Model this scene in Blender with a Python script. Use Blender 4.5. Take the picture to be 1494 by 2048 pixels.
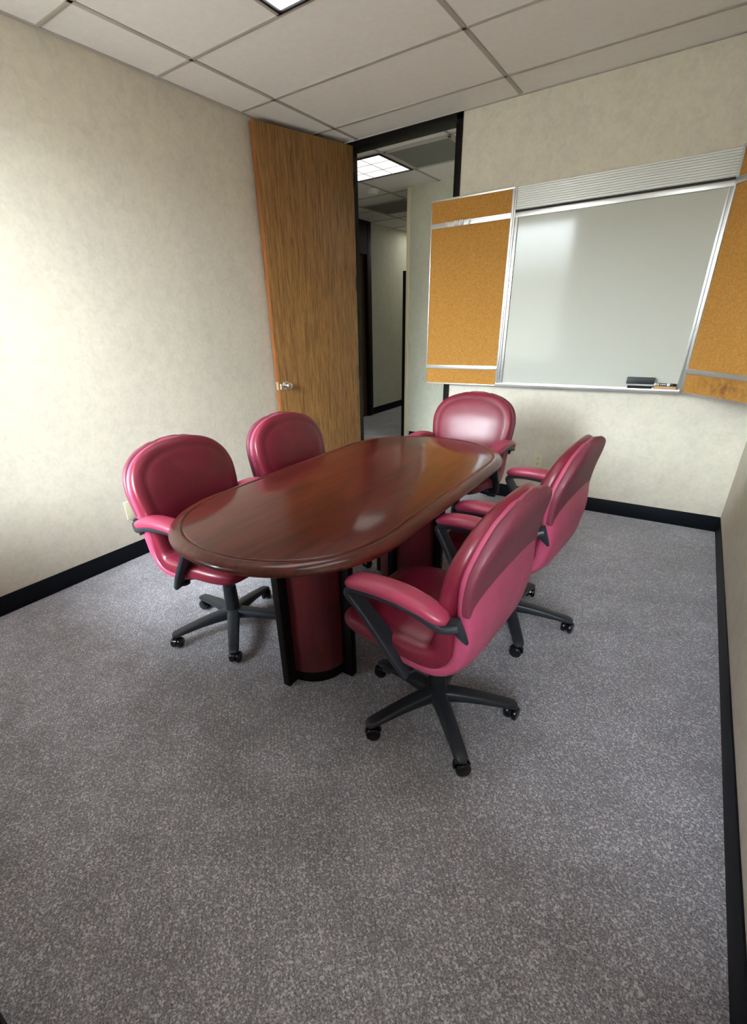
import bpy, bmesh, math, random
from mathutils import Vector, Matrix
random.seed(4)
for o in list(bpy.data.objects): bpy.data.objects.remove(o)
S = bpy.context.scene
C = S.collection
PI = math.pi
# ------------------------------------------------------------------ camera, light, exposure
CX, CZ = 2.773, 1.36087
PITCH, YAW, ROLL, FPX = 0.453041, -0.610916, -0.03458, 923.741
PPX, PPY = 713.0, 1093.54
D, W, H = 3.7284, 3.1527, 2.591          # back wall y, right wall x, ceiling z
FRONT = -0.085
cy, sy, cp, sp = math.cos(YAW), math.sin(YAW), math.cos(PITCH), math.sin(PITCH)
fw = Vector((sy*cp, cy*cp, -sp)); rt = Vector((cy, -sy, 0)); up = rt.cross(fw)
cr, sr = math.cos(ROLL), math.sin(ROLL)
rt2 = cr*rt + sr*up; up2 = -sr*rt + cr*up
cam_d = bpy.data.cameras.new('camera'); cam = bpy.data.objects.new('camera', cam_d); C.objects.link(cam)
M = Matrix((rt2, up2, -fw)).transposed().to_4x4(); M.translation = Vector((CX, 0, CZ))
cam.matrix_world = M
cam_d.sensor_fit = 'VERTICAL'; cam_d.sensor_height = 24; cam_d.sensor_width = 24
cam_d.lens = FPX/2048*24
cam_d.shift_x = (747-PPX)/2048; cam_d.shift_y = (PPY-1024)/2048
cam_d.clip_start = 0.02
S.camera = cam
S.view_settings.view_transform = 'Standard'; S.view_settings.look = 'None'
S.view_settings.gamma = 1; S.view_settings.exposure = 0.5
SKY = 48.0; TROFFER = 2.7; HALL_LIGHT = 1.15

def nodes(m):
    m.use_nodes = True; nt = m.node_tree; nt.nodes.clear(); return nt
world = bpy.data.worlds.new('daylight'); S.world = world
nt = nodes(world)
out = nt.nodes.new('ShaderNodeOutputWorld'); bg = nt.nodes.new('ShaderNodeBackground')
tc = nt.nodes.new('ShaderNodeTexCoord'); sx = nt.nodes.new('ShaderNodeSeparateXYZ'); rp = nt.nodes.new('ShaderNodeValToRGB')
nt.links.new(tc.outputs['Generated'], sx.inputs[0]); nt.links.new(sx.outputs['Z'], rp.inputs[0])
e = rp.color_ramp.elements
e[0].position = 0.0; e[0].color = (.15, .15, .14, 1); e[1].position = 0.15; e[1].color = (.86, .93, 1, 1)
e2 = rp.color_ramp.elements.new(.06); e2.color = (.13, .135, .125, 1)
nt.links.new(rp.outputs[0], bg.inputs[0]); bg.inputs[1].default_value = SKY; nt.links.new(bg.outputs[0], out.inputs[0])

# ------------------------------------------------------------------ materials
MATS = {}
def N(nt, t, **kw):
    n = nt.nodes.new('ShaderNode'+t)
    for k, v in kw.items():
        if k in n.inputs: n.inputs[k].default_value = v
        else: setattr(n, k, v)
    return n
def base(name, color=(.5,.5,.5), rough=.5, metal=0, coat=0, spec=.5, coat_rough=.05):
    m = bpy.data.materials.new(name); nt = nodes(m)
    b = N(nt, 'BsdfPrincipled'); o = N(nt, 'OutputMaterial')
    b.inputs['Base Color'].default_value = (*color, 1); b.inputs['Roughness'].default_value = rough
    b.inputs['Metallic'].default_value = metal; b.inputs['Coat Weight'].default_value = coat
    b.inputs['Coat Roughness'].default_value = coat_rough; b.inputs['Specular IOR Level'].default_value = spec
    nt.links.new(b.outputs[0], o.inputs[0]); MATS[name] = m
    return m, nt, b
def coords(nt, scale=(1,1,1), kind='Object'):
    t = N(nt, 'TexCoord'); mp = N(nt, 'Mapping'); mp.inputs['Scale'].default_value = scale
    nt.links.new(t.outputs[kind], mp.inputs[0]); return mp.outputs[0]
def noise(nt, vec, scale, detail=4, rough=.5, dist=0):
    n = N(nt, 'TexNoise'); n.inputs['Scale'].default_value = scale; n.inputs['Detail'].default_value = detail
    n.inputs['Roughness'].default_value = rough; n.inputs['Distortion'].default_value = dist
    nt.links.new(vec, n.inputs['Vector']); return n.outputs['Fac']
def ramp(nt, fac, stops):
    r = N(nt, 'ValToRGB'); el = r.color_ramp.elements
    el[0].position, el[0].color = stops[0][0], (*stops[0][1], 1); el[1].position, el[1].color = stops[-1][0], (*stops[-1][1], 1)
    for p, c in stops[1:-1]:
        k = el.new(p); k.color = (*c, 1)
    nt.links.new(fac, r.inputs[0]); return r.outputs[0]
def mix(nt, fac, a, b, mode='MIX'):
    m = N(nt, 'Mix', data_type='RGBA', blend_type=mode)
    for s, v in ((0, fac), (6, a), (7, b)):
        if hasattr(v, 'links'): nt.links.new(v, m.inputs[s])
        else: m.inputs[s].default_value = v if s == 0 else (*v, 1)
    return m.outputs[2]
def bump(nt, b, h, strength=.2, dist=.002):
    n = N(nt, 'Bump'); n.inputs['Strength'].default_value = strength; n.inputs['Distance'].default_value = dist
    nt.links.new(h, n.inputs['Height']); nt.links.new(n.outputs[0], b.inputs['Normal'])

def wallpaper(name, c1, c2, c3):
    m, nt, b = base(name, rough=.62, spec=.35); v = coords(nt)
    n1 = noise(nt, v, 3.2, 5, .6, .3); n2 = noise(nt, v, 16, 5, .65, .5); n3 = noise(nt, v, 420, 2, .5)
    n4 = noise(nt, v, 45, 4, .7)
    c = ramp(nt, n1, [(.35, c2), (.5, c1), (.68, c3)])
    c = mix(nt, .45, c, ramp(nt, n2, [(.36, tuple(x*.80 for x in c1)), (.52, c1), (.66, tuple(min(1, x*1.1) for x in c1))]))
    c = mix(nt, .3, c, ramp(nt, n4, [(.35, tuple(x*.9 for x in c2)), (.62, c3)]))
    nt.links.new(c, b.inputs['Base Color'])
    bump(nt, b, mix(nt, .35, N4(nt, n3), N4(nt, n4)), .22, .0015)
    return m
def N4(nt, f):
    c = N(nt, 'CombineColor')
    for i in range(3): nt.links.new(f, c.inputs[i])
    return c.outputs[0]
WALL = wallpaper('mottled_wallpaper', (.63, .575, .478), (.565, .515, .445), (.665, .615, .49))
HALLW = wallpaper('hall_wallpaper', (.575, .575, .47), (.54, .54, .44), (.61, .605, .495))

m, nt, b = base('carpet', rough=.95, spec=.25); v = coords(nt)
vo = N(nt, 'TexVoronoi'); vo.inputs['Scale'].default_value = 210; nt.links.new(v, vo.inputs['Vector'])
sep = N(nt, 'SeparateColor'); nt.links.new(vo.outputs['Color'], sep.inputs[0])
n1 = noise(nt, v, 250, 3, .75); n2 = noise(nt, v, 2.2, 4, .6); n3 = noise(nt, v, 9, 4, .6)
c = ramp(nt, sep.outputs[0], [(.0, (0.128, 0.123, 0.154)), (.55, (0.243, 0.233, 0.283)), (.78, (0.435, 0.420, 0.492)), (.9, (0.845, 0.819, 0.920)), (1, (0.920, 0.920, 0.920))])
c = mix(nt, .5, c, ramp(nt, n1, [(.38, (0.090, 0.086, 0.109)), (.5, (0.282, 0.269, 0.326)), (.64, (0.920, 0.920, 0.920))]))
wv = N(nt, 'TexWave', wave_type='BANDS', bands_direction='DIAGONAL'); wv.inputs['Scale'].default_value = 36; wv.inputs['Distortion'].default_value = 3
wv.inputs['Detail'].default_value = 2; wv.inputs['Detail Scale'].default_value = 6; nt.links.new(v, wv.inputs['Vector'])
c = mix(nt, .16, c, ramp(nt, wv.outputs['Fac'], [(0, (.11, .103, .11)), (1, (.44, .41, .42))]))
c = mix(nt, 1.0, c, ramp(nt, n2, [(.3, (.80, .79, .79)), (.7, (1.12, 1.12, 1.12))]), 'MULTIPLY')
c = mix(nt, 1.0, c, ramp(nt, n3, [(.3, (.88, .87, .86)), (.7, (1.08, 1.08, 1.08))]), 'MULTIPLY')
nt.links.new(c, b.inputs['Base Color']); bump(nt, b, n1, .5, .004)
b.inputs['Sheen Weight'].default_value = .35; b.inputs['Sheen Roughness'].default_value = .4
CARPET = m

m, nt, b = base('ceiling_tile', rough=.9, spec=.2); v = coords(nt)
n1 = noise(nt, v, 260, 3, .7); n2 = noise(nt, v, 30, 3, .6)
c = mix(nt, .5, ramp(nt, n1, [(.3, (0.737, 0.705, 0.667)), (.5, (0.826, 0.794, 0.762)), (.8, (0.851, 0.819, 0.787))]), ramp(nt, n2, [(.3, (0.775, 0.743, 0.711)), (.7, (0.851, 0.819, 0.787))]))
nt.links.new(c, b.inputs['Base Color']); bump(nt, b, n1, .15, .002); TILE = m
GRIDM = base('grid_metal', (.43, .40, .37), .55)[0]
BLACKB = base('black_vinyl', (.0035, .0045, .0075), .5, spec=.14)[0]
JAMB = base('black_door_frame', (.004, .0032, .0032), .5, spec=.15)[0]

def grain(name, lo, mid, hi, rough, axis_scale, coat=0, contrast=1.0, dist=0):
    m, nt, b = base(name, rough=rough, coat=coat, spec=.4)
    v = coords(nt, axis_scale); n1 = noise(nt, v, 1, 6, .65, dist); v2 = coords(nt, tuple(a*3.3 for a in axis_scale)); n2 = noise(nt, v2, 1, 3, .6, dist)
    c = ramp(nt, n1, [(.34, lo), (.46, mid), (.60, hi)])
    c = mix(nt, .45*contrast, c, ramp(nt, n2, [(.42, lo), (.5, mid), (.56, hi)]))
    nt.links.new(c, b.inputs['Base Color']); return m
OAK = grain('oak_laminate', (.060, .025, .008), (.20, .094, .027), (.32, .165, .052), .42, (85, 85, 2.0), contrast=1.1, dist=.6)
OAKEDGE = grain('oak_edge', (.16, .05, .014), (.26, .085, .022), (.32, .11, .03), .45, (40, 40, 1.5))
DARKWOOD = grain('dark_door_wood', (.03, .014, .007), (.075, .033, .015), (.12, .055, .024), .5, (60, 60, 2))
MAHOG = grain('mahogany', (.034, .0038, .0022), (.064, .0070, .0044), (.100, .0125, .0075), .32, (26, 2.2, 26), coat=.6, contrast=.5, dist=.3)
MATS['mahogany'].node_tree.nodes['Principled BSDF'].inputs['Coat Roughness'].default_value = .10
MATS['mahogany'].node_tree.nodes['Principled BSDF'].inputs['Specular IOR Level'].default_value = .25
MAHOGP = grain('mahogany_panel', (.055, .004, .006), (.095, .006, .010), (.13, .012, .015), .3, (20, 20, 1.8), coat=.4, contrast=.5)
MATS['mahogany_panel'].node_tree.nodes['Principled BSDF'].inputs['Coat Roughness'].default_value = .2

def leather(name, col, rough=.36, stitched=False, wear=.25):
    m, nt, b = base(name, col, rough, spec=.55, coat=.06, coat_rough=.25); v = coords(nt)
    n1 = noise(nt, v, 380, 3, .6); n2 = noise(nt, v, 9, 5, .65); n3 = noise(nt, v, 38, 5, .75, 1.2)
    c = ramp(nt, n2, [(.3, tuple(x*.86 for x in col)), (.55, col), (.75, tuple(min(1, x*1.1+.006) for x in col))])
    c = mix(nt, ramp(nt, n3, [(.66, (0, 0, 0)), (.8, (wear, wear, wear))]), c, tuple(min(1, x*1.3+.05) for x in col))
    h = n1
    if stitched:                                   # three stitched rows along the border of the pad
        at = N(nt, 'UVMap'); su = N(nt, 'SeparateXYZ'); nt.links.new(at.outputs[0], su.inputs[0])
        ab = N(nt, 'Math', operation='ABSOLUTE'); nt.links.new(su.outputs[0], ab.inputs[0])
        acc = None
        for c0 in (.790, .816, .842):
            s = N(nt, 'Math', operation='SUBTRACT'); nt.links.new(ab.outputs[0], s.inputs[0]); s.inputs[1].default_value = c0
            a2 = N(nt, 'Math', operation='ABSOLUTE'); nt.links.new(s.outputs[0], a2.inputs[0])
            l = N(nt, 'Math', operation='LESS_THAN'); nt.links.new(a2.outputs[0], l.inputs[0]); l.inputs[1].default_value = .0042
            if acc is None: acc = l.outputs[0]
            else:
                mx = N(nt, 'Math', operation='MAXIMUM'); nt.links.new(acc, mx.inputs[0]); nt.links.new(l.outputs[0], mx.inputs[1]); acc = mx.outputs[0]
        c = mix(nt, acc, c, tuple(x*.35 for x in col))
    nt.links.new(c, b.inputs['Base Color']); bump(nt, b, h, .10, .0008)
    rr = N(nt, 'MapRange'); rr.inputs['To Min'].default_value = rough-.06; rr.inputs['To Max'].default_value = rough+.12
    nt.links.new(n3, rr.inputs[0]); nt.links.new(rr.outputs[0], b.inputs['Roughness'])
    return m
LEATHER = leather('burgundy_leather', (.16, .009, .025), .34, True)
ARMLEA = leather('burgundy_arm_leather', (.33, .034, .078), .36, False)
SHELLM = leather('burgundy_shell_vinyl', (.38, .055, .12), .40, False, .12)
PANELM = leather('burgundy_back_panel', (.15, .022, .042), .5, False, .1)
BLKP = base('black_plastic', (.010, .0115, .015), .42, spec=.35)[0]
BLKG = base('black_gloss_plastic', (.006, .006, .008), .16)[0]
FRM = base('arm_frame_plastic', (.018, .021, .028), .40, spec=.4)[0]
CHROME = base('satin_chrome', (.72, .70, .66), .18, 1)[0]
ALU = base('brushed_aluminium', (.60, .60, .60), .30, .8)[0]
ALUW = base('pale_aluminium', (.70, .70, .68), .42, .25)[0]
IVORY = base('ivory_plastic', (.62, .58, .40), .4)[0]
WHITEP = base('white_plastic', (.8, .8, .77), .4)[0]
DARKHOLE = base('dark_slot', (.02, .018, .015), .7)[0]
WBM = base('whiteboard_surface', (.475, .475, .42), .6, spec=.2, coat=.40, coat_rough=.085)[0]
TRIM = base('cream_corner_trim', (.74, .68, .50), .5)[0]
TANM = base('tan_felt', (.45, .29, .16), .9)[0]
GREYP = base('grey_stripe', (.35, .35, .34), .5)[0]
REDP = base('red_pin', (.5, .03, .015), .35)[0]
GOLDP = base('gold_label', (.45, .33, .14), .4)[0]

m, nt, b = base('cork', rough=.9, spec=.15); v = coords(nt)
n1 = noise(nt, v, 210, 3, .75); n2 = noise(nt, v, 55, 4, .7); n3 = noise(nt, v, 3, 3, .5)
c = ramp(nt, n1, [(.3, (.22, .088, .016)), (.48, (.40, .185, .038)), (.7, (.57, .31, .085))])
c = mix(nt, .35, c, ramp(nt, n2, [(.35, (.36, .165, .034)), (.65, (.54, .28, .075))]))
nt.links.new(c, b.inputs['Base Color']); bump(nt, b, n1, .25, .001); CORK = m
# the right panel carries an old water stain low down
m, nt, b = base('stained_cork', rough=.9, spec=.15); v = coords(nt)
n1 = noise(nt, v, 210, 3, .75); n2 = noise(nt, v, 55, 4, .7); n3 = noise(nt, v, 26, 4, .6)
c = ramp(nt, n1, [(.3, (.22, .088, .016)), (.48, (.40, .185, .038)), (.7, (.57, .31, .085))])
c = mix(nt, .35, c, ramp(nt, n2, [(.35, (.36, .165, .034)), (.65, (.54, .28, .075))]))
vm = N(nt, 'VectorMath', operation='DISTANCE'); mp = N(nt, 'Mapping'); t = N(nt, 'TexCoord')
nt.links.new(t.outputs['Object'], mp.inputs[0]); mp.inputs['Scale'].default_value = (.55, 1, 1.3)
nt.links.new(mp.outputs[0], vm.inputs[0]); vm.inputs[1].default_value = (.30*.55, 0, .065*1.3)
st = ramp(nt, vm.outputs['Value'], [(.02, (.85, .85, .85)), (.14, (0, 0, 0))]); st = mix(nt, 1, st, ramp(nt, n3, [(.35, (0, 0, 0)), (.65, (1, 1, 1))]), 'MULTIPLY')
c = mix(nt, st, c, (.16, .07, .025)); nt.links.new(c, b.inputs['Base Color']); CORKS = m

def emit(name, col, s):
    m = bpy.data.materials.new(name); nt = nodes(m); e = N(nt, 'Emission'); o = N(nt, 'OutputMaterial')
    e.inputs[0].default_value = (*col, 1); e.inputs[1].default_value = s; nt.links.new(e.outputs[0], o.inputs[0]); return m
LENS = emit('troffer_lens', (1, .965, .92), TROFFER)
HLENS = emit('hall_troffer_lens', (1, .96, .88), HALL_LIGHT)
HFILL = emit('hall_fill_lens', (1, .96, .86), 3.2)  # glow of the two added, unseen hall lights
m = bpy.data.materials.new('window_glass'); nt = nodes(m); GLASS = m
g = N(nt, 'BsdfGlossy'); g.inputs['Roughness'].default_value = .02; tr = N(nt, 'BsdfTransparent'); fr = N(nt, 'Fresnel'); ms = N(nt, 'MixShader'); o = N(nt, 'OutputMaterial')
tr.inputs[0].default_value = (.93, .95, .94, 1)
nt.links.new(fr.outputs[0], ms.inputs[0]); nt.links.new(tr.outputs[0], ms.inputs[1]); nt.links.new(g.outputs[0], ms.inputs[2]); nt.links.new(ms.outputs[0], o.inputs[0])
m, nt, b = base('perforated_return', rough=.8); v = coords(nt)
vo = N(nt, 'TexVoronoi'); vo.inputs['Scale'].default_value = 75; nt.links.new(v, vo.inputs['Vector']); vo.inputs['Randomness'].default_value = 0
nt.links.new(ramp(nt, vo.outputs['Distance'], [(.35, (.04, .04, .035)), (.5, (.26, .255, .23))]), b.inputs['Base Color']); PERF = m

# ------------------------------------------------------------------ mesh helpers
class MB:
    def __init__(s): s.v = []; s.f = []; s.uv = {}; s.mi = []; s.cur = 0
    def add(s, vs, fs, uvs=None):
        o = len(s.v); s.v += [tuple(v) for v in vs]
        for f in fs: s.f.append([i+o for i in f]); s.mi.append(s.cur)
        if uvs:
            for i, u in enumerate(uvs): s.uv[o+i] = u
        return s
    def box(s, x0, x1, y0, y1, z0, z1, bev=0, M=None):
        bm = bmesh.new(); bmesh.ops.create_cube(bm, size=1)
        for v in bm.verts: v.co = Vector(((x0+x1)/2+v.co.x*(x1-x0), (y0+y1)/2+v.co.y*(y1-y0), (z0+z1)/2+v.co.z*(z1-z0)))
        if bev: bmesh.ops.bevel(bm, geom=list(bm.edges), offset=bev, segments=2, affect='EDGES', profile=.6)
        if M:
            for v in bm.verts: v.co = M @ v.co
        bm.verts.index_update(); s.add([v.co[:] for v in bm.verts], [[v.index for v in f.verts] for f in bm.faces]); bm.free(); return s
    def loft(s, rings, closed=True, caps=True, uvs=None):
        n = len(rings[0]); vs = [p for r in rings for p in r]; fs = []
        for i in range(len(rings)-1):
            for j in range(n if closed else n-1):
                k = (j+1) % n; fs.append([i*n+j, i*n+k, (i+1)*n+k, (i+1)*n+j])
        if caps: fs.append(list(range(n))[::-1]); fs.append([(len(rings)-1)*n+j for j in range(n)])
        return s.add(vs, fs, uvs)
    def lathe(s, prof, seg=32, M=None):
        rings = []
        for r, z in prof:
            rg = [Vector((r*math.cos(a), r*math.sin(a), z)) for a in [2*PI*i/seg for i in range(seg)]]
            rings.append([M @ p if M else p for p in rg])
        return s.loft(rings)
    def tube(s, pts, r, seg=10):
        rings = []; pts = [Vector(p) for p in pts]
        for i, p in enumerate(pts):
            t = (pts[min(i+1, len(pts)-1)]-pts[max(i-1, 0)]).normalized()
            a = t.cross(Vector((0, 0, 1)) if abs(t.z) < .9 else Vector((1, 0, 0))).normalized(); c = t.cross(a)
            rings.append([p+a*r*math.cos(q)+c*r*math.sin(q) for q in [2*PI*k/seg for k in range(seg)]])
        return s.loft(rings)
    def build(s, name, mat, parent=None, smooth=35, label=None):
        me = bpy.data.meshes.new(name); me.from_pydata(s.v, [], s.f)
        mats = mat if isinstance(mat, list) else [mat]
        for mm in mats: me.materials.append(mm)
        bm = bmesh.new(); bm.from_mesh(me)
        bm.normal_update(); bmesh.ops.recalc_face_normals(bm, faces=bm.faces); bm.to_mesh(me); bm.free()
        for p, k in zip(me.polygons, s.mi): p.material_index = k
        if s.uv:
            l = me.uv_layers.new(name='UVMap')
            for lp in me.loops: l.data[lp.index].uv = s.uv.get(lp.vertex_index, (0, 0))
        me.shade_smooth(); me.set_sharp_from_angle(angle=math.radians(smooth))
        o = bpy.data.objects.new(name, me); C.objects.link(o)
        if parent: o.parent = parent
        if label: o['label'] = label
        return o
def empty(name, loc=(0, 0, 0), rz=0, label=None, cat=None, group=None, kind=None):
    o = bpy.data.objects.new(name, None); o.empty_display_size = .1; C.objects.link(o); o.location = loc; o.rotation_euler = (0, 0, rz)
    return tag(o, label, cat, group, kind)
def tag(o, label=None, cat=None, group=None, kind=None):
    for k, v in (('label', label), ('category', cat), ('group', group), ('kind', kind)):
        if v: o[k] = v
    return o
def struct(mb, name, mat, label=None, parent=None):
    o = mb.build(name, mat, parent)
    if not parent: tag(o, label, name.split('_')[0], None, 'structure')
    return o
def cr_spline(keys, n):                                    # Catmull-Rom through tuples
    K = [keys[0]]+list(keys)+[keys[-1]]; res = []
    for i in range(1, len(K)-2):
        p0, p1, p2, p3 = K[i-1], K[i], K[i+1], K[i+2]
        for j in range(n):
            t = j/n
            res.append(tuple(.5*(2*b+(c-a)*t+(2*a-5*b+4*c-d)*t*t+(3*b-a-3*c+d)*t**3) for a, b, c, d in zip(p0, p1, p2, p3)))
    res.append(tuple(keys[-1])); return res
def sell(a, e):
    c, s = math.cos(a), math.sin(a)
    return math.copysign(abs(c)**e, c), math.copysign(abs(s)**e, s)

# ------------------------------------------------------------------ room shell
WT = .12; HX0, HX1, HY1 = -1.35, 3.4, 8.6
f = MB().box(HX0-.1, HX1, FRONT-WT, HY1, -.06, 0); struct(f, 'floor', CARPET, 'grey flecked commercial carpet running through the room and hall')
c = MB().box(HX0-.1, HX1, FRONT-WT, HY1, H, H+.05); ceil = struct(c, 'ceiling', TILE, 'white suspended ceiling of rectangular acoustic tiles')
# ceiling grid tees, room and hall
T = .6096; ax = .3085; gy = D-.3074
tg = MB()
def tee(x0, x1, y0, y1): tg.box(x0, x1, y0, y1, H-.0045, H+.001, .001)
hw = .012
xs = [ax+2*T*k for k in range(0, 3) if ax+2*T*k < W]
for x in xs: tee(x-hw, x+hw, FRONT, D)
k = 0
while gy-k*T > FRONT:
    y = gy-k*T; tee(0, W, y-hw, y+hw); k += 1
tee(ax+T-hw, ax+T+hw, gy-4*T, gy-2*T)
for x0, x1, y0, y1 in ((0, .02, FRONT, D), (W-.02, W, FRONT, D), (0, W, D-.02, D)):
    tg.box(x0, x1, y0, y1, H-.006, H+.001)
hgx = .29; hy = 4.07
for k in range(-2, 5): tee(hgx+T*k-hw, hgx+T*k+hw, D+WT, 5.2 if hgx+T*k > -.05 else HY1)
k = 0
while hy+k*T < HY1:
    tee(HX0, HX1 if hy+k*T < 5.15 else -.1, hy+k*T-hw, hy+k*T+hw); k += 1
tg.build('ceiling_grid', GRIDM, ceil)

struct(MB().box(-WT, 0, FRONT-WT, D, 0, H), 'wall_left', WALL, 'long mottled cream papered wall left of the table')
struct(MB().box(W, W+WT, FRONT-WT, D+WT, 0, H), 'wall_right', WALL, 'mottled papered wall at the right edge')
wb = MB().box(1.149, W, D, D+WT, 0, H).box(-WT, .165, D, D+WT, 0, H).box(.165, 1.149, D, D+WT, 2.588, H)
struct(wb, 'wall_back', WALL, 'mottled papered wall carrying the whiteboard and the doorway')
WX0, WX1, WZ0, WZ1 = .10, 1.14, .72, 2.50
wf = MB().box(0, WX0, FRONT-WT, FRONT, 0, H).box(WX1, 2.80, FRONT-WT, FRONT, 0, H).box(3.125, W, FRONT-WT, FRONT, 0, H)
for a_, b_ in ((WX0, WX1), (2.80, 3.125)): wf.box(a_, b_, FRONT-WT, FRONT, 0, WZ0).box(a_, b_, FRONT-WT, FRONT, WZ1, H)
struct(wf, 'wall_front', WALL, 'papered wall with the window, behind the camera')
def window(name, x0, x1, lab):
    win = empty(name, ((x0+x1)/2, FRONT-.06, WZ0), label=lab, kind='structure')
    fm = MB(); w2 = (x1-x0)/2; hh = WZ1-WZ0
    fm.box(-w2, -w2+.03, -.03, .03, 0, hh, .003).box(w2-.03, w2, -.03, .03, 0, hh, .003).box(-w2, w2, -.03, .03, 0, .04, .003).box(-w2, w2, -.03, .03, hh-.04, hh, .003)
    fm.build('window_frame', JAMB, win)
    MB().box(-w2+.02, w2-.02, -.004, .004, .03, hh-.03).build('pane', GLASS, win)
window('window_1', WX0, WX1, 'tall window with a slim dark frame in the left part of the front wall')
window('added_window', 2.80, 3.125, 'added unseen narrow window with a slim dark frame, brightening the right side')  # guessed window, added to light the right side of the room

# hall
struct(MB().box(HX1, HX1+WT, D+WT, 5.2, 0, H), 'wall_hall_right', HALLW, 'end wall of the hall')
struct(MB().box(-.05, HX1+WT, 5.2, 5.32, 0, H).box(-.05, .07, 5.32, HY1, 0, H), 'wall_hall_back', HALLW, 'hall wall opposite the doorway, ending in a corner')
struct(MB().box(HX0-WT, HX0, D+WT, 5.5, 0, H).box(HX0-WT, HX0, 6.44, HY1, 0, H), 'wall_hall_left', HALLW, 'far left wall of the hall with a black framed door')
struct(MB().box(HX0-WT, -WT, D, D+WT, 0, H), 'wall_hall_front', HALLW, 'hall wall continuing left of the doorway')
struct(MB().box(HX0-WT, .07, HY1, HY1+WT, 0, H), 'wall_hall_end', HALLW, 'wall closing the far end of the hall')
struct(MB().box(-.066, -.028, 5.184, 5.214, 0, H-.005, .003), 'trim_1', TRIM, 'cream metal corner trim on the hall wall')
struct(MB().box(-.17, -.05, 5.30, 5.36, 0, 1.86, .004), 'trim_2', JAMB, 'black post beside the hall corner')

BB = .106
def bboard(name, x0, x1, y0, y1, lab): struct(MB().box(x0, x1, y0, y1, 0, BB, .002), name, BLACKB, lab)
bboard('baseboard_left', 0, .006, FRONT, D, 'black vinyl baseboard along the left wall')
bboard('baseboard_right', W-.006, W, FRONT, D-.006, 'black vinyl baseboard along the right wall')
bboard('baseboard_back', 1.149, W, D-.006, D, 'black vinyl baseboard under the whiteboard')
bboard('baseboard_front', .006, W-.006, FRONT, FRONT+.006, 'black vinyl baseboard under the window')
bboard('baseboard_hall_left', HX0, HX0+.006, 6.5, HY1, 'black baseboard on the far hall wall')
bboard('baseboard_hall_back', .0, HX1, 5.194, 5.2, 'black baseboard on the hall wall opposite')

# door 1 : the open oak door and its black frame
door = empty('door_1', (.27, D, 0), label='tall oak door standing open against the left wall, in a black full height frame', kind='structure')
fr = MB()
for x0, x1 in ((.165, .207), (1.104, 1.149)): fr.box(x0-.27, x1-.27, -.012, WT+.012, 0, 2.588, .002)
fr.box(.165-.27, 1.149-.27, -.012, WT+.012, 2.551, 2.588, .002)
fr.box(.207-.27, .219-.27, .045, .075, 0, 2.551, .001).box(1.092-.27, 1.104-.27, .045, .075, 0, 2.551, .001)
fr.build('door_frame', JAMB, door)
LW, LT = .872, .044
ang = math.atan2(-(3.716-2.868), .058-.266)          # leaf direction from hinge
leaf = MB(); leaf.box(0, LW, -LT, 0, .012, 2.562, .0015)
lf = leaf.build('door_leaf', [OAK, OAKEDGE], door)
for p in lf.data.polygons:
    if abs(p.normal.x) > .9: p.material_index = 1
lf.location = (.266-.27, 3.716-D, 0); lf.rotation_euler = (0, 0, ang)
# leaf local +y side faces the room
kM = Matrix.Translation((LW-.068, 0, .915)) @ Matrix.Rotation(-PI/2, 4, 'X')
MB().lathe([(.0, 0), (.033, 0), (.033, .004), (.028, .009), (.013, .012), (.011, .032), (.020, .038), (.027, .048), (.028, .058), (.022, .067), (.0, .070)], 32, kM).build('door_knob', CHROME, lf, label='round satin chrome knob')
MB().box(LW-.002, LW+.0015, -.034, -.006, .885, .945, .0008).build('latch_plate', base('worn_brass', (.75, .66, .5), .35, .8)[0], lf)
MB().box(LW-.024, LW-.012, 0, .0015, .888, .93, .0005).build('sticker', WHITEP, lf, label='small white sticker')
hg = MB()
for z in (.25, .95, 1.65, 2.35): hg.lathe([(.007, z-.05), (.007, z+.05)], 12, Matrix.Translation((0, .006, 0)))
hg.build('hinge', JAMB, lf)
# door 2 : dark closed door in the hall
d2 = empty('door_2', (HX0, 5.5, 0), label='dark wooden door in a black full height frame at the far left of the hall', kind='structure')
MB().box(-.1, .02, 0, .06, 0, H-.004, .002).box(-.1, .02, .86, .97, 0, H-.004, .002).box(-.1, .02, .06, .86, 2.2, H-.004).build('door_frame', JAMB, d2)
MB().box(-.07, -.03, .06, .86, 0, 2.2, 0).build('door_leaf', DARKWOOD, d2)

# ------------------------------------------------------------------ ceiling lights
def troffer(name, x0, x1, y0, y1, lens, cells, lab):
    t = empty(name, ((x0+x1)/2, (y0+y1)/2, H-.012), label=lab, cat='ceiling light')
    a, b_ = (x1-x0)/2, (y1-y0)/2; fw_ = .014
    q = MB().box(-a, a, -b_, -b_+fw_, 0, .011, .001).box(-a, a, b_-fw_, b_, 0, .011, .001).box(-a, -a+fw_, -b_, b_, 0, .011, .001).box(a-fw_, a, -b_, b_, 0, .011, .001)
    q.build('fixture_frame', BLKP, t)
    nx, ny = cells; g_ = MB()
    for i in range(1, nx): x = -a+2*a*i/nx; g_.box(x-.003, x+.003, -b_+fw_, b_-fw_, .003, .0075)
    for i in range(1, ny): y = -b_+2*b_*i/ny; g_.box(-a+fw_, a-fw_, y-.003, y+.003, .003, .0075)
    g_.build('louver_grid', ALUW, t)
    MB().box(-a+fw_, a-fw_, -b_+fw_, b_-fw_, .008, .0105).build('lens', lens, t)
    return t
troffer('ceiling_light', ax+T+.015, ax+2*T-.015, gy-4*T+.015, gy-2*T-.015, LENS, (3, 6), 'black edged fluorescent ceiling light at the top edge, above the meeting room')
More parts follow.
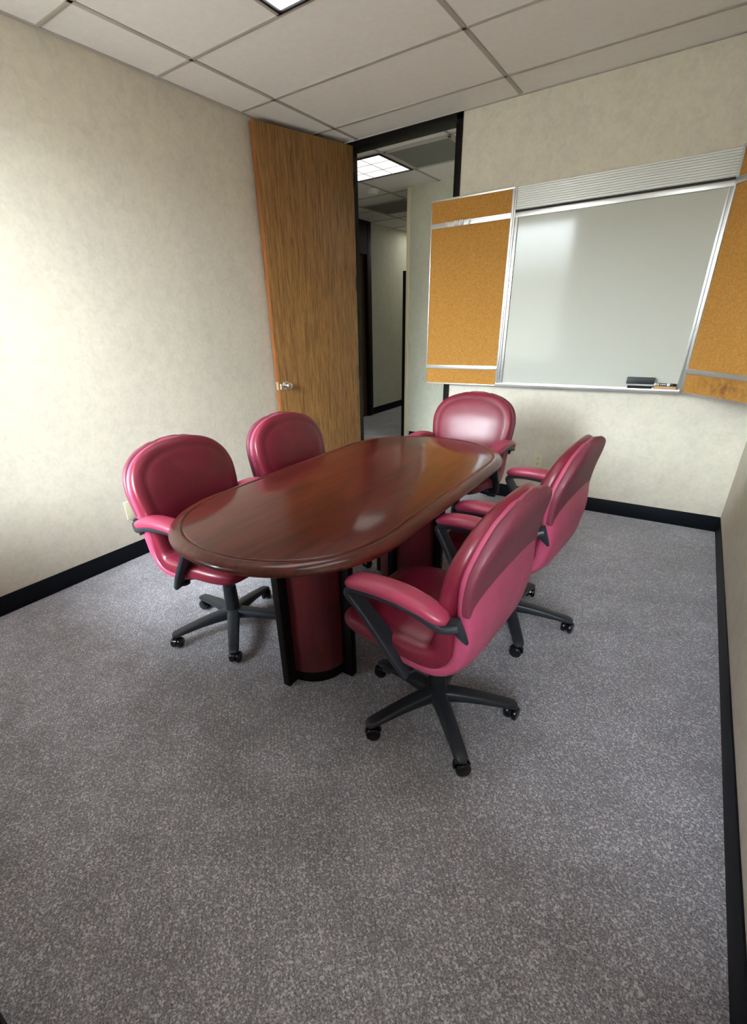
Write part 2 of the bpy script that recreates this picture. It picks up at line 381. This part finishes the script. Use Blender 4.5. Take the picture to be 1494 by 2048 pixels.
troffer('ceiling_light', ax+3*T+.015, ax+4*T-.015, gy-5*T+.015, gy-3*T-.015, LENS, (3, 6), 'added out-of-view ceiling light brightening the right side of the meeting room')  # unseen fixture, added to brighten the floor and chairs near the camera
troffer('ceiling_light', -.94, .275, 4.085, 4.665, HLENS, (6, 3), 'gridded fluorescent ceiling light in the hall, seen through the doorway')
def vent(x0, x1, y0, y1, lab):
    t = empty('air_return_vent', ((x0+x1)/2, (y0+y1)/2, H-.010), label=lab, cat='ceiling vent')
    a, b_ = (x1-x0)/2, (y1-y0)/2
    MB().box(-a, a, -b_, -b_+.02, 0, .009, .001).box(-a, a, b_-.02, b_, 0, .009, .001).box(-a, -a+.02, -b_, b_, 0, .009, .001).box(a-.02, a, -b_, b_, 0, .009, .001).build('vent_frame', GRIDM, t)
    MB().box(-a+.02, a-.02, -b_+.02, b_-.02, .004, .009).build('perforated_panel', PERF, t)
troffer('ceiling_light', 1.5, 2.7, 4.085, 4.665, HFILL, (6, 3), 'added unseen fill light in the hall, right of the doorway behind the back wall')  # added out of view to make up for the dimmed visible hall light
troffer('ceiling_light', -1.2, -.6, 7.3, 8.45, HFILL, (3, 6), 'added unseen fill light at the far end of the hall, past the corner')  # added out of sight to brighten the far hall wall
vent(.31, .89, 4.09, 4.66, 'grey perforated square return vent in the hall ceiling beside the light')
vent(-.91, -.33, 5.61, 6.19, 'grey perforated return vent further down the hall, beyond the smoke detector')
sd = MB().lathe([(0, -.042), (.035, -.042), (.05, -.036), (.058, -.022), (.066, -.016), (.068, 0)], 32).build('smoke_detector', WHITEP)
sd.location = (-.39, 5.04, H-.001); tag(sd, 'round white smoke detector on the hall ceiling', 'smoke detector')

# ------------------------------------------------------------------ wall plates
def plate(loc, rz, lab, cat, outlet, name):
    t = empty(name, loc, rz, lab, cat)
    MB().box(-.035, .035, -.007, 0, -.0575, .0575, .003).build('cover_plate', IVORY, t)
    if outlet:
        for s in (-1, 1):
            M_ = Matrix.Translation((0, -.006, s*.0195)) @ Matrix.Rotation(PI/2, 4, 'X') @ Matrix.Diagonal((1, .85, 1, 1))
            r = MB().lathe([(0, 0), (.0165, 0), (.0165, .003), (.0155, .004), (0, .004)], 24, M_).build('receptacle', IVORY, t)
            h = MB().box(-.0075, -.0045, -.0112, -.0095, s*.0195, s*.0195+.008).box(.0045, .0075, -.0112, -.0095, s*.0195, s*.0195+.008)
            h.box(-.0022, .0022, -.0112, -.0095, s*.0195-.009, s*.0195-.0045); h.build('socket_slot', DARKHOLE, r)
        MB().lathe([(0, 0), (.003, 0), (.003, .002), (0, .002)], 12, Matrix.Translation((0, -.007, 0)) @ Matrix.Rotation(PI/2, 4, 'X')).build('screw', ALU, t)
    else:
        for s in (-.042, .042):
            MB().lathe([(0, 0), (.003, 0), (.003, .0015), (0, .0015)], 12, Matrix.Translation((0, -.007, s)) @ Matrix.Rotation(PI/2, 4, 'X')).build('screw', IVORY, t)
    return t
plate((1.929, D, .333), 0, 'ivory duplex power outlet on the back wall below the whiteboard', 'outlet', True, 'power_outlet')
plate((0, 1.455, .328), PI/2, 'blank ivory cover plate on the left wall beside the nearest left chair', 'wall plate', False, 'blank_wall_plate')
plate((0, 1.548, .328), PI/2, 'second ivory cover plate on the left wall, half hidden behind the chair back', 'wall plate', False, 'blank_wall_plate')

# ------------------------------------------------------------------ whiteboard cabinet
YF = D-.048
cab = empty('whiteboard_cabinet', (2.16, D, .885), label='wall mounted whiteboard cabinet with ribbed aluminium header and two open cork doors', cat='whiteboard')
def L(x, y, z): return (x-2.16, y-D, z-.885)
def cbox(mb, x0, x1, y0, y1, z0, z1, bev=.0015):
    a = L(x0, y0, z0); b_ = L(x1, y1, z1); return mb.box(a[0], b_[0], a[1], b_[1], a[2], b_[2], bev)
BX0, BX1 = 1.56, 2.752; ZT = 2.122
q = MB(); cbox(q, BX0, BX1, D-.02, D-.001, .895, ZT); q.build('back_panel', ALUW, cab)
q = MB(); cbox(q, BX0+.03, BX1-.03, YF+.012, YF+.02, .91, 1.965, 0); q.build('whiteboard', WBM, cab, label='glossy pale grey whiteboard surface')
q = MB()
for x in (BX0, BX0+.022, BX1-.012-.022, BX1-.012): cbox(q, x, x+.012, YF, D-.02, .893, ZT if x in (BX0, BX1-.012) else 1.955)
cbox(q, BX0+.012, BX0+.022, YF+.008, D-.02, .893, 1.955); cbox(q, BX1-.022, BX1-.012, YF+.008, D-.02, .893, 1.955)
cbox(q, BX0+.012, BX1-.012, YF-.002, D-.02, 1.950, 1.978); cbox(q, BX0, BX1, YF+.006, D-.02, .893, .912)
q.build('frame', ALU, cab)
q = MB(); n = 10; z0, z1 = 1.994, ZT-.004
for i in range(n):
    a = z0+(z1-z0)*i/n; b_ = z0+(z1-z0)*(i+1)/n; cbox(q, BX0+.013, BX1-.013, YF+.001, YF+.02, a+.0022, b_-.0018, .0016)
cbox(q, BX0+.013, BX1-.013, YF+.011, YF+.03, z0, z1, 0); q.build('ribbed_header', ALUW, cab, label='ribbed pale aluminium header strip')
q = MB(); cbox(q, BX0+.013, BX1-.013, YF+.02, YF+.03, 1.976, 1.996, 0); q.build('shadow_gap', DARKHOLE, cab)
q = MB(); TY = YF-.040
cbox(q, BX0+.005, BX1-.02, TY, YF+.008, .902, .907, .001); cbox(q, BX0+.005, BX1-.02, TY-.003, TY+.003, .896, .913, .0015)
cbox(q, BX0+.005, BX1-.02, TY+.004, TY+.010, .888, .902, .002); cbox(q, BX0+.002, BX0+.006, TY-.003, YF+.008, .89, .915, .001); cbox(q, BX1-.021, BX1-.017, TY-.003, YF+.008, .89, .915, .001)
q.build('marker_tray', ALU, cab)
def cork_door(width, loc, rz, mirror, corkmat, lab, hooks):
    """local x from hinge outwards, face towards -y, z from 0"""
    s = -1 if mirror else 1; Z = ZT-.882
    dr = MB()
    def bx(mb, x0, x1, y0, y1, z0, z1, bev=.0012):
        a, b2 = sorted((s*x0, s*x1)); mb.box(a, b2, y0, y1, z0, z1, bev)
    fwid = .010
    bx(dr, 0, fwid+.006, -.022, 0, 0, Z); bx(dr, width-.006, width, -.022, 0, 0, Z); bx(dr, 0, width, -.022, 0, 0, fwid); bx(dr, 0, width, -.024, 0, Z-fwid-.002, Z)
    bx(dr, .006, width-.003, -.008, -.002, .004, Z-.004, 0)
    o = dr.build('cork_door', ALU, cab, label=lab)
    o.location = Vector(L(*loc)); o.rotation_euler = (0, 0, rz)
    p = MB(); bx(p, .016, width-.006, -.016, -.006, .010, Z-.012, 0); p.build('cork_panel', corkmat, o)
    p = MB(); bx(p, .010, width-.001, -.027, -.014, 1.068, 1.096, .0012); bx(p, .010, width-.001, -.029, -.014, 1.092, 1.098, .0008); p.build('map_rail', ALU, o)
    p = MB(); bx(p, .010, width-.001, -.027, -.014, .118, .145, .0012); p.build('tack_rail', ALU, o)
    for hx in hooks:
        hk = MB(); X = s*hx
        hk.tube([(X, -.028, 1.101), (X, -.033, 1.099), (X, -.0335, 1.080), (X, -.0335, 1.070), (X, -.040, 1.066), (X, -.043, 1.073)], .0026, 8)
        hk.box(X-.005, X+.005, -.0325, -.0292, 1.078, 1.1, .0008)
        hk.build('rail_hook', WHITEP, o)
    return o
XH = BX0-.001
cork_door(.602, (XH, YF+.022, .882), 0, True, CORK, 'cork lined left door with a row of white hooks', [XH-v for v in (1.086, 1.151, 1.169, 1.192, 1.207, 1.258)])
RA = -math.radians(50)
cork_door(.580, (BX1+.004, YF+.024, .890), RA, False, CORKS, 'stained cork lined right door, half folded out', [])
# pushpin on the right cork door
hp = Vector((BX1+.004, YF+.024, .890)); dv = Vector((math.cos(RA), math.sin(RA), 0)); nv = Vector((math.sin(RA), -math.cos(RA), 0))
pp = MB().lathe([(0, -.004), (.0008, -.004), (.0008, .002), (.005, .002), (.005, .004), (.0028, .006), (.0028, .012), (.0045, .014), (.0045, .016), (0, .0165)], 16).build('pushpin', REDP)
pp.location = hp+dv*.405+nv*.0155+Vector((0, 0, .315)); pp.rotation_euler = nv.to_track_quat('Z', 'Y').to_euler(); tag(pp, 'small red pushpin in the right cork panel', 'pushpin')

# tray items
TZ = .907; TYm = (TY+YF)/2
def erz(x0, x1, y0, y1, base_h, top_h, name, lab, m1, m2):
    t = empty(name, ((x0+x1)/2, (y0+y1)/2, TZ), label=lab, cat='eraser'); a, b_ = (x1-x0)/2, (y1-y0)/2
    MB().box(-a*.86, a*.90, -b_*.85, b_*.85, 0, base_h, .003).build('felt_pad', m1, t)
    MB().box(-a, a, -b_, b_, base_h, base_h+top_h, .006).build('eraser_body', m2, t); return t
e1 = erz(2.432, 2.590, TY+.006, YF+.004, .022, .050, 'board_eraser', 'black whiteboard eraser with a grey band on the tray', base('black_felt', (.01, .01, .011), .95)[0], BLKP)
MB().box(-.0795, .0795, -.0235, .0235, .0225, .033, .001).build('grey_band', GREYP, e1)
e3 = MB().box(-.062, .062, -.018, .018, 0, .024, .005).build('eraser_block', TANM); e3.location = (2.655, TYm, TZ); tag(e3, 'tan eraser block on the tray under the marker', 'eraser')
mk = empty('dry_erase_marker', (2.650, TYm-.002, TZ+.024+.008), label='gold and black marker lying on the tan eraser block', cat='marker')
RY = Matrix.Rotation(PI/2, 4, 'Y')
MB().lathe([(0, -.065), (.006, -.065), (.008, -.062), (.008, .028), (0, .028)], 20, RY).build('marker_barrel', GOLDP, mk)
MB().lathe([(.0083, .012), (.0083, .028), (.0083, .0281), (.0075, .0281)], 20, RY).build('white_band', WHITEP, mk)
MB().lathe([(.0083, -.058), (.0083, -.048), (.0075, -.048)], 20, RY).build('end_band', WHITEP, mk)
MB().lathe([(0, .0282), (.0086, .0282), (.0086, .055), (.006, .064), (0, .065)], 20, RY).build('cap', BLKG, mk)
MB().lathe([(.0082, -.030), (.0084, -.029), (.0084, .011), (.0082, .012)], 20, RY).build('label_band', BLKP, mk)
tcu = bpy.data.curves.new('lettering', 'FONT'); tcu.body = 'EXPO'; tcu.size = .012; tcu.extrude = .0002; tcu.align_x = 'CENTER'; tcu.align_y = 'CENTER'; tcu.shear = .3
to = bpy.data.objects.new('lettering', tcu); C.objects.link(to)
dg = bpy.context.evaluated_depsgraph_get(); me = bpy.data.meshes.new_from_object(to.evaluated_get(dg)); bpy.data.objects.remove(to)
me.materials.clear(); me.materials.append(WHITEP); to = bpy.data.objects.new('lettering', me); C.objects.link(to); to.parent = mk
to.location = (-.009, -.0088, .001); to.rotation_euler = (PI/2-.15, 0, 0)

# ------------------------------------------------------------------ table
TXc, TYc, TZt = 1.667, 1.653, .735
RX, HALF = .450, .903
table = empty('conference_table', (TXc, TYc, 0), label='glossy mahogany racetrack shaped conference table on two fluted pedestals', cat='table')
def race(off, n=40):
    r = RX-off; s = HALF-RX; pts = []
    e = .93
    for i in range(n+1):
        a = PI*i/n; c_, s_ = sell(a, e); pts.append((r*c_, s+r*s_))
    for i in range(n+1):
        a = PI+PI*i/n; c_, s_ = sell(a, e); pts.append((r*c_, -s+r*s_))
    return pts
prof = [(.30, .0), (.056, .0), (.052, -.0008), (.050, -.0035), (.047, -.0035), (.045, -.0012), (.040, .0), (.030, -.0005), (.018, -.004), (.009, -.009), (.003, -.016), (0, -.023), (.001, -.029), (.004, -.032), (.009, -.0345), (.016, -.0355), (.10, -.0355)]
q = MB(); q.loft([[(x, y, TZt+z) for x, y in race(o_)] for o_, z in prof])
q.build('tabletop', MAHOG, table, 50)
q = MB(); q.loft([[(x, y, z) for x, y in race(.24)] for z in (TZt-.047, TZt-.0355)]); q.build('subtop', JAMB, table)
for py in (-.405, .450):
    p = MB(); p.lathe([(.0, .055), (.158, .055), (.160, .058), (.160, .695), (0, .695)], 64, Matrix.Translation((-.005, py, 0))); ped = p.build('pedestal', MAHOGP, table, label='red mahogany pedestal with black corner fins')
    MB().lathe([(0, .0), (.152, .0), (.152, .056), (0, .056)], 48, Matrix.Translation((-.005, py, 0))).build('plinth', JAMB, ped)
    for k in range(4):
        a = k*PI/2; M_ = Matrix.Translation((-.005, py, 0)) @ Matrix.Rotation(a, 4, 'Z')
        MB().box(.13, .205, -.016, .016, .0, .695, .002, M_).build('fin', JAMB, ped)

# ------------------------------------------------------------------ office chair
PADK = [(.275, .440, .17, .010), (.268, .440, .198, .026), (.245, .442, .218, .037), (.19, .446, .238, .044), (.10, .448, .249, .047), (.02, .446, .252, .048), (-.05, .442, .252, .050),
        (-.098, .450, .248, .056), (-.122, .482, .244, .056), (-.126, .530, .244, .048), (-.127, .59, .249, .043), (-.131, .65, .256, .039), (-.142, .71, .264, .037),
        (-.156, .77, .266, .035), (-.174, .825, .251, .032), (-.189, .868, .218, .028), (-.201, .898, .172, .023), (-.209, .917, .116, .016), (-.213, .925, .066, .011), (-.2145, .9285, .022, .005)]
PAD = cr_spline(PADK, 5)
NR = 96
def frame2(seq, i):
    a = Vector((seq[max(i-1, 0)][0], 0, seq[max(i-1, 0)][1])); b_ = Vector((seq[min(i+1, len(seq)-1)][0], 0, seq[min(i+1, len(seq)-1)][1]))
    t = (b_-a).normalized(); return t, Vector((-t.z, 0, t.x))          # normal: points up on the seat? fixed below
OUT = []                                                               # developed outline (arc length, half width) of the whole pad
def arc(seq):
    a = [0.0]
    for p, q in zip(seq, seq[1:]): a.append(a[-1]+math.hypot(q[0]-p[0], q[1]-p[1]))
    return a
PARC = arc(PAD)
_o = [(PARC[0]-.006, 0.0)]+[(a, p[2]) for a, p in zip(PARC, PAD)]+[(PARC[-1]+.006, 0.0)]
OUTSEG = list(zip(_o, _o[1:]))
def edge_dist(a, y):
    y = abs(y); best = 9
    for (a0, y0), (a1, y1) in OUTSEG:
        dx, dy = a1-a0, y1-y0; L2 = dx*dx+dy*dy+1e-12; t = max(0, min(1, ((a-a0)*dx+(y-y0)*dy)/L2))
        best = min(best, math.hypot(a-a0-dx*t, y-y0-dy*t))
    return best
def pad_rings(seq, ew=.55, crown=.10, dip=.0, base_i=None):
    rings = []; uvs = []; n = len(seq)
    for i, (x, z, w, t) in enumerate(seq):
        tg_, nn = frame2(seq, i); nn = -nn                              # inner (sitting) side
        rg = []
        for j in range(NR):
            a = 2*PI*j/NR; c_, s_ = sell(a, ew); u = c_; uv = 0
            tt = t*s_
            if s_ > 0:
                tt += crown*t*(1-u*u)*.9
                if base_i is not None:
                    d = edge_dist(PARC[base_i+i], w*u); uv = 1-d*4
                    tt -= .0022*math.exp(-((d-.046)/.014)**2); tt += .003*min(1, max(0, (d-.046)/.09))
            p = Vector((x, w*u, z))+nn*tt; rg.append(p); uvs.append((uv, i/n))
        rings.append(rg)
    return rings, uvs
def shell_seq(k0, k1, off, th, dw):
    res = []
    sub = PAD[k0:k1]
    for i in range(k0, k1):
        x, z, w, t = PAD[i]; tg_, nn = frame2(PAD, i); s_ = (i-k0)/(k1-1-k0)
        e_ = min(1, math.sqrt(max(0, 1-(1-min(1, s_/.10))**2)) if s_ < .10 else 1)
        res.append((x+nn.x*(t*.62+off), z+nn.z*(t*.62+off), (w+dw)*(.35+.65*e_), th*(.25+.75*e_)*min(1, .18+w/.21)))
    return res
def sweep(path, w, h, e=.35, n=20):                                    # path (x, y, z) mostly in the xz plane, w lateral, h normal
    rings = []
    for i, p in enumerate(path):
        p = Vector(p); t = (Vector(path[min(i+1, len(path)-1)])-Vector(path[max(i-1, 0)])).normalized()
        lat = (Vector((0, 1, 0))-t*t.y).normalized(); nn = t.cross(lat)
        ww = w[i] if isinstance(w, list) else w; hh_ = h[i] if isinstance(h, list) else h
        rings.append([p+lat*ww*sell(2*PI*j/n, e)[0]+nn*hh_*sell(2*PI*j/n, e)[1] for j in range(n)])
    return rings
def make_chair():
    r = empty('office_chair')
    KS = 37                                                            # station where seat meets back
    rg, uv = pad_rings(PAD[:KS+1], base_i=0); MB().loft(rg, uvs=uv).build('seat', LEATHER, r, 60)
    rg, uv = pad_rings(PAD[KS:], base_i=KS); bk = MB().loft(rg, uvs=uv).build('backrest', LEATHER, r, 60)
    sq = shell_seq(18, len(PAD), .0, .030, -.001)
    sq = [(x-.030*math.exp(-((z-.58)/.13)**2)-.012*(z > .55)*min(1, (z-.55)/.1), z, w, t+.014*math.exp(-((z-.58)/.12)**2)) for x, z, w, t in sq]
    rg, uv = pad_rings(sq, .6, .15, 0); MB().loft(rg).build('back_shell', SHELLM, r, 60, 'smooth pink burgundy outer shell')
    k0 = 49; sq = []
    for i in range(k0, len(PAD)):
        x, z, w, t = PAD[i]; tg_, nn = frame2(PAD, i); s_ = (i-k0)/7
        e_ = math.sqrt(max(.02, 1-(1-min(1, s_))**2)); kt = min(1, .15+w/.22); o_ = t*.62+.030-.012*(1-kt)
        sq.append((x+nn.x*o_-.012*math.exp(-((z-.60)/.10)**2), z+.001*(1-kt), (w+.002)*e_, .023*(.35+.65*e_)*kt))
    rg, uv = pad_rings(sq, .5, .1, 0)
    for ring in rg:                                                    # bowed lower edge
        for p in ring: p.z -= .034*(1-min(1, (p.y/.262)**2))*min(1, max(0, (.74-p.z)/.13))
    MB().loft(rg).build('back_panel', PANELM, r, 60, 'darker padded panel on the rear of the back')
    for s in (-1, 1):
        path = [(-.012, .228, .372), (.002, .236, .395), (.028, .248, .436), (.068, .258, .498), (.110, .269, .560), (.146, .279, .612), (.162, .283, .634), (.165, .284, .648), (.153, .284, .659), (.125, .284, .665),
                (.08, .284, .669), (.02, .283, .667), (-.04, .282, .660), (-.09, .281, .649), (-.120, .279, .638), (-.145, .276, .630), (-.163, .270, .632), (-.180, .262, .638)]
        pth = cr_spline([(a, s*b_, c_-.0115*min(1, max(0, (c_-.4)/.2))) for a, b_, c_ in path], 4)
        ww = [max(.027, .045-.0011*i) for i in range(len(pth))]
        af = MB().loft(sweep([(a, b_, c_-.003) for a, b_, c_ in pth], ww, .0115)); rgs = sweep(pth, [x-.006 for x in ww], .0125, .9)
        af.loft(sweep([(-.166, s*.272, .640), (-.176, s*.266, .618), (-.190, s*.258, .592), (-.204, s*.250, .566)], [.012, .012, .010, .006], [.024, .020, .013, .004], .6))
        af.lathe([(0, -.006), (.026, -.006), (.026, .006), (0, .006)], 20, Matrix.Translation((-.006, s*.228, .374)))
        ao = af.build('arm_frame', FRM, r, 45)
        ap = [(.172, .283, .662, .012, .006), (.166, .283, .669, .026, .014), (.150, .283, .677, .034, .019), (.112, .283, .684, .038, .021), (.05, .282, .688, .040, .022), (-.02, .281, .685, .040, .022),
              (-.08, .279, .672, .038, .022), (-.118, .278, .659, .035, .020), (-.143, .277, .650, .027, .016), (-.156, .276, .645, .014, .009)]
        aps = cr_spline([(a, s*b_, c_-.0115, d_, e_) for a, b_, c_, d_, e_ in ap], 4)
        MB().loft(sweep([q_[:3] for q_ in aps], [q_[3] for q_ in aps], [q_[4] for q_ in aps], .75, 24)).build('arm_pad', ARMLEA, ao, 60, 'burgundy padded armrest top')
    me_ = MB().box(-.11, .11, -.20, .20, .392, .404, .004).box(-.10, .09, -.055, .055, .345, .394, .012)
    me_.lathe([(0, .315), (.034, .315), (.036, .35), (0, .35)], 24); me_.build('tilt_mechanism', BLKP, r)
    lv = MB().tube([(.04, .05, .37), (.04, .15, .368), (.045, .24, .362)], .005).box(.03, .06, .225, .275, .356, .369, .004); lv.build('height_lever', BLKP, r)
    co = MB().lathe([(0, .085), (.036, .085), (.036, .10), (.034, .12), (.031, .235), (.029, .245), (.0, .245)], 28)
    co.lathe([(0, .24), (.022, .24), (.022, .35), (0, .35)], 24); co.build('gas_column', BLKP, r)
    hb = MB().lathe([(0, .062), (.036, .062), (.045, .075), (.047, .10), (.043, .114), (.036, .118), (0, .118)], 32); hb.build('hub', FRM, r)
    for k in range(5):
        lg = MB(); rr = []
        for x, zt, zb, w in ((.025, .116, .066, .027), (.06, .115, .068, .026), (.11, .110, .070, .0245), (.17, .101, .068, .023), (.23, .090, .062, .0215), (.265, .083, .059, .021), (.285, .078, .058, .0195), (.296, .071, .059, .013), (.299, .066, .061, .006)):
            n_ = 16; zm, hh_ = (zt+zb)/2, (zt-zb)/2
            rr.append([(x, 1.12*w*sell(2*PI*j/n_, .5)[0], zm+hh_*sell(2*PI*j/n_, .5)[1]) for j in range(n_)])
        lg.loft(rr); lo = lg.build('base_leg', FRM, r, 45)
        cs = MB(); X = .278
        for y in (-.0145, .0145):
            M_ = Matrix.Translation((X+.006, y, .0265)) @ Matrix.Rotation(PI/2, 4, 'X')
            cs.lathe([(0, -.0105), (.019, -.0105), (.024, -.008), (.0265, -.003), (.0265, .004), (.0235, .009), (.018, .0108), (0, .0112)], 28, M_)
        cs.lathe([(0, .03), (.007, .03), (.007, .062), (0, .062)], 12, Matrix.Translation((X, 0, 0)))
        hd = []
        for a in [PI*.08+PI*.95*i/10 for i in range(11)]:
            R1, R2 = .0245, .0305; cxx = X+.006
            hd.append([(cxx+R2*math.cos(a), -.006, .0265+R2*math.sin(a)), (cxx+R2*math.cos(a), .006, .0265+R2*math.sin(a)), (cxx+R1*math.cos(a), .006, .0265+R1*math.sin(a)), (cxx+R1*math.cos(a), -.006, .0265+R1*math.sin(a))])
        cs.loft(hd); cs.build('caster', BLKG, lo, 40)
    return r
def place(r, x, y, face, leg0, lab, cast):
    r.location = (x, y, 0); r.rotation_euler = (0, 0, face)
    tag(r, lab, 'chair', 'burgundy office chairs around the table')
    k = 0
    for ch in r.children:
        if ch.name.split('.')[0] == 'base_leg':
            ch.rotation_euler = (0, 0, leg0-face+k*2*PI/5)
            for c_ in ch.children:                                      # each caster swivels about its own stem
                a = cast[k % len(cast)]; c_.matrix_parent_inverse = Matrix(); c_.location = Vector((.278, 0, 0))-Matrix.Rotation(a, 3, 'Z') @ Vector((.278, 0, 0)); c_.rotation_euler = (0, 0, a)
            k += 1
def dup(src):
    r = src.copy(); C.objects.link(r)
    for ch in list(src.children):
        c_ = ch.copy(); C.objects.link(c_); c_.parent = r
        for g_ in ch.children:
            d_ = g_.copy(); C.objects.link(d_); d_.parent = c_
    return r
R_ = math.radians
proto = make_chair()
SPOTS = [(2.243, 1.252, R_(177), R_(24), 'burgundy leather office chair nearest the camera, right of the table', [R_(60), R_(200), R_(20), R_(150), R_(90)]),
         (1.162, 1.222, R_(1.7), R_(29), 'burgundy leather office chair at the near left of the table, beside the blank wall plate', [R_(80), R_(30), R_(190), R_(50), R_(160)]),
         (1.206, 1.868, R_(0), R_(50), 'burgundy leather office chair at the far left of the table, before the oak door', [R_(20), R_(120), R_(70), R_(200), R_(300)]),
         (1.661, 2.773, R_(-91.6), R_(15), 'burgundy leather office chair at the far end of the table, under the left cork door', [R_(140), R_(60), R_(10), R_(90), R_(250)]),
         (2.279, 1.982, R_(176.4), R_(10), 'burgundy leather office chair at the far right of the table, behind the nearest chair', [R_(70), R_(20), R_(100), R_(170), R_(240)])]
chairs = [proto]+[dup(proto) for _ in SPOTS[1:]]
for ch, sp_ in zip(chairs, SPOTS): place(ch, *sp_)
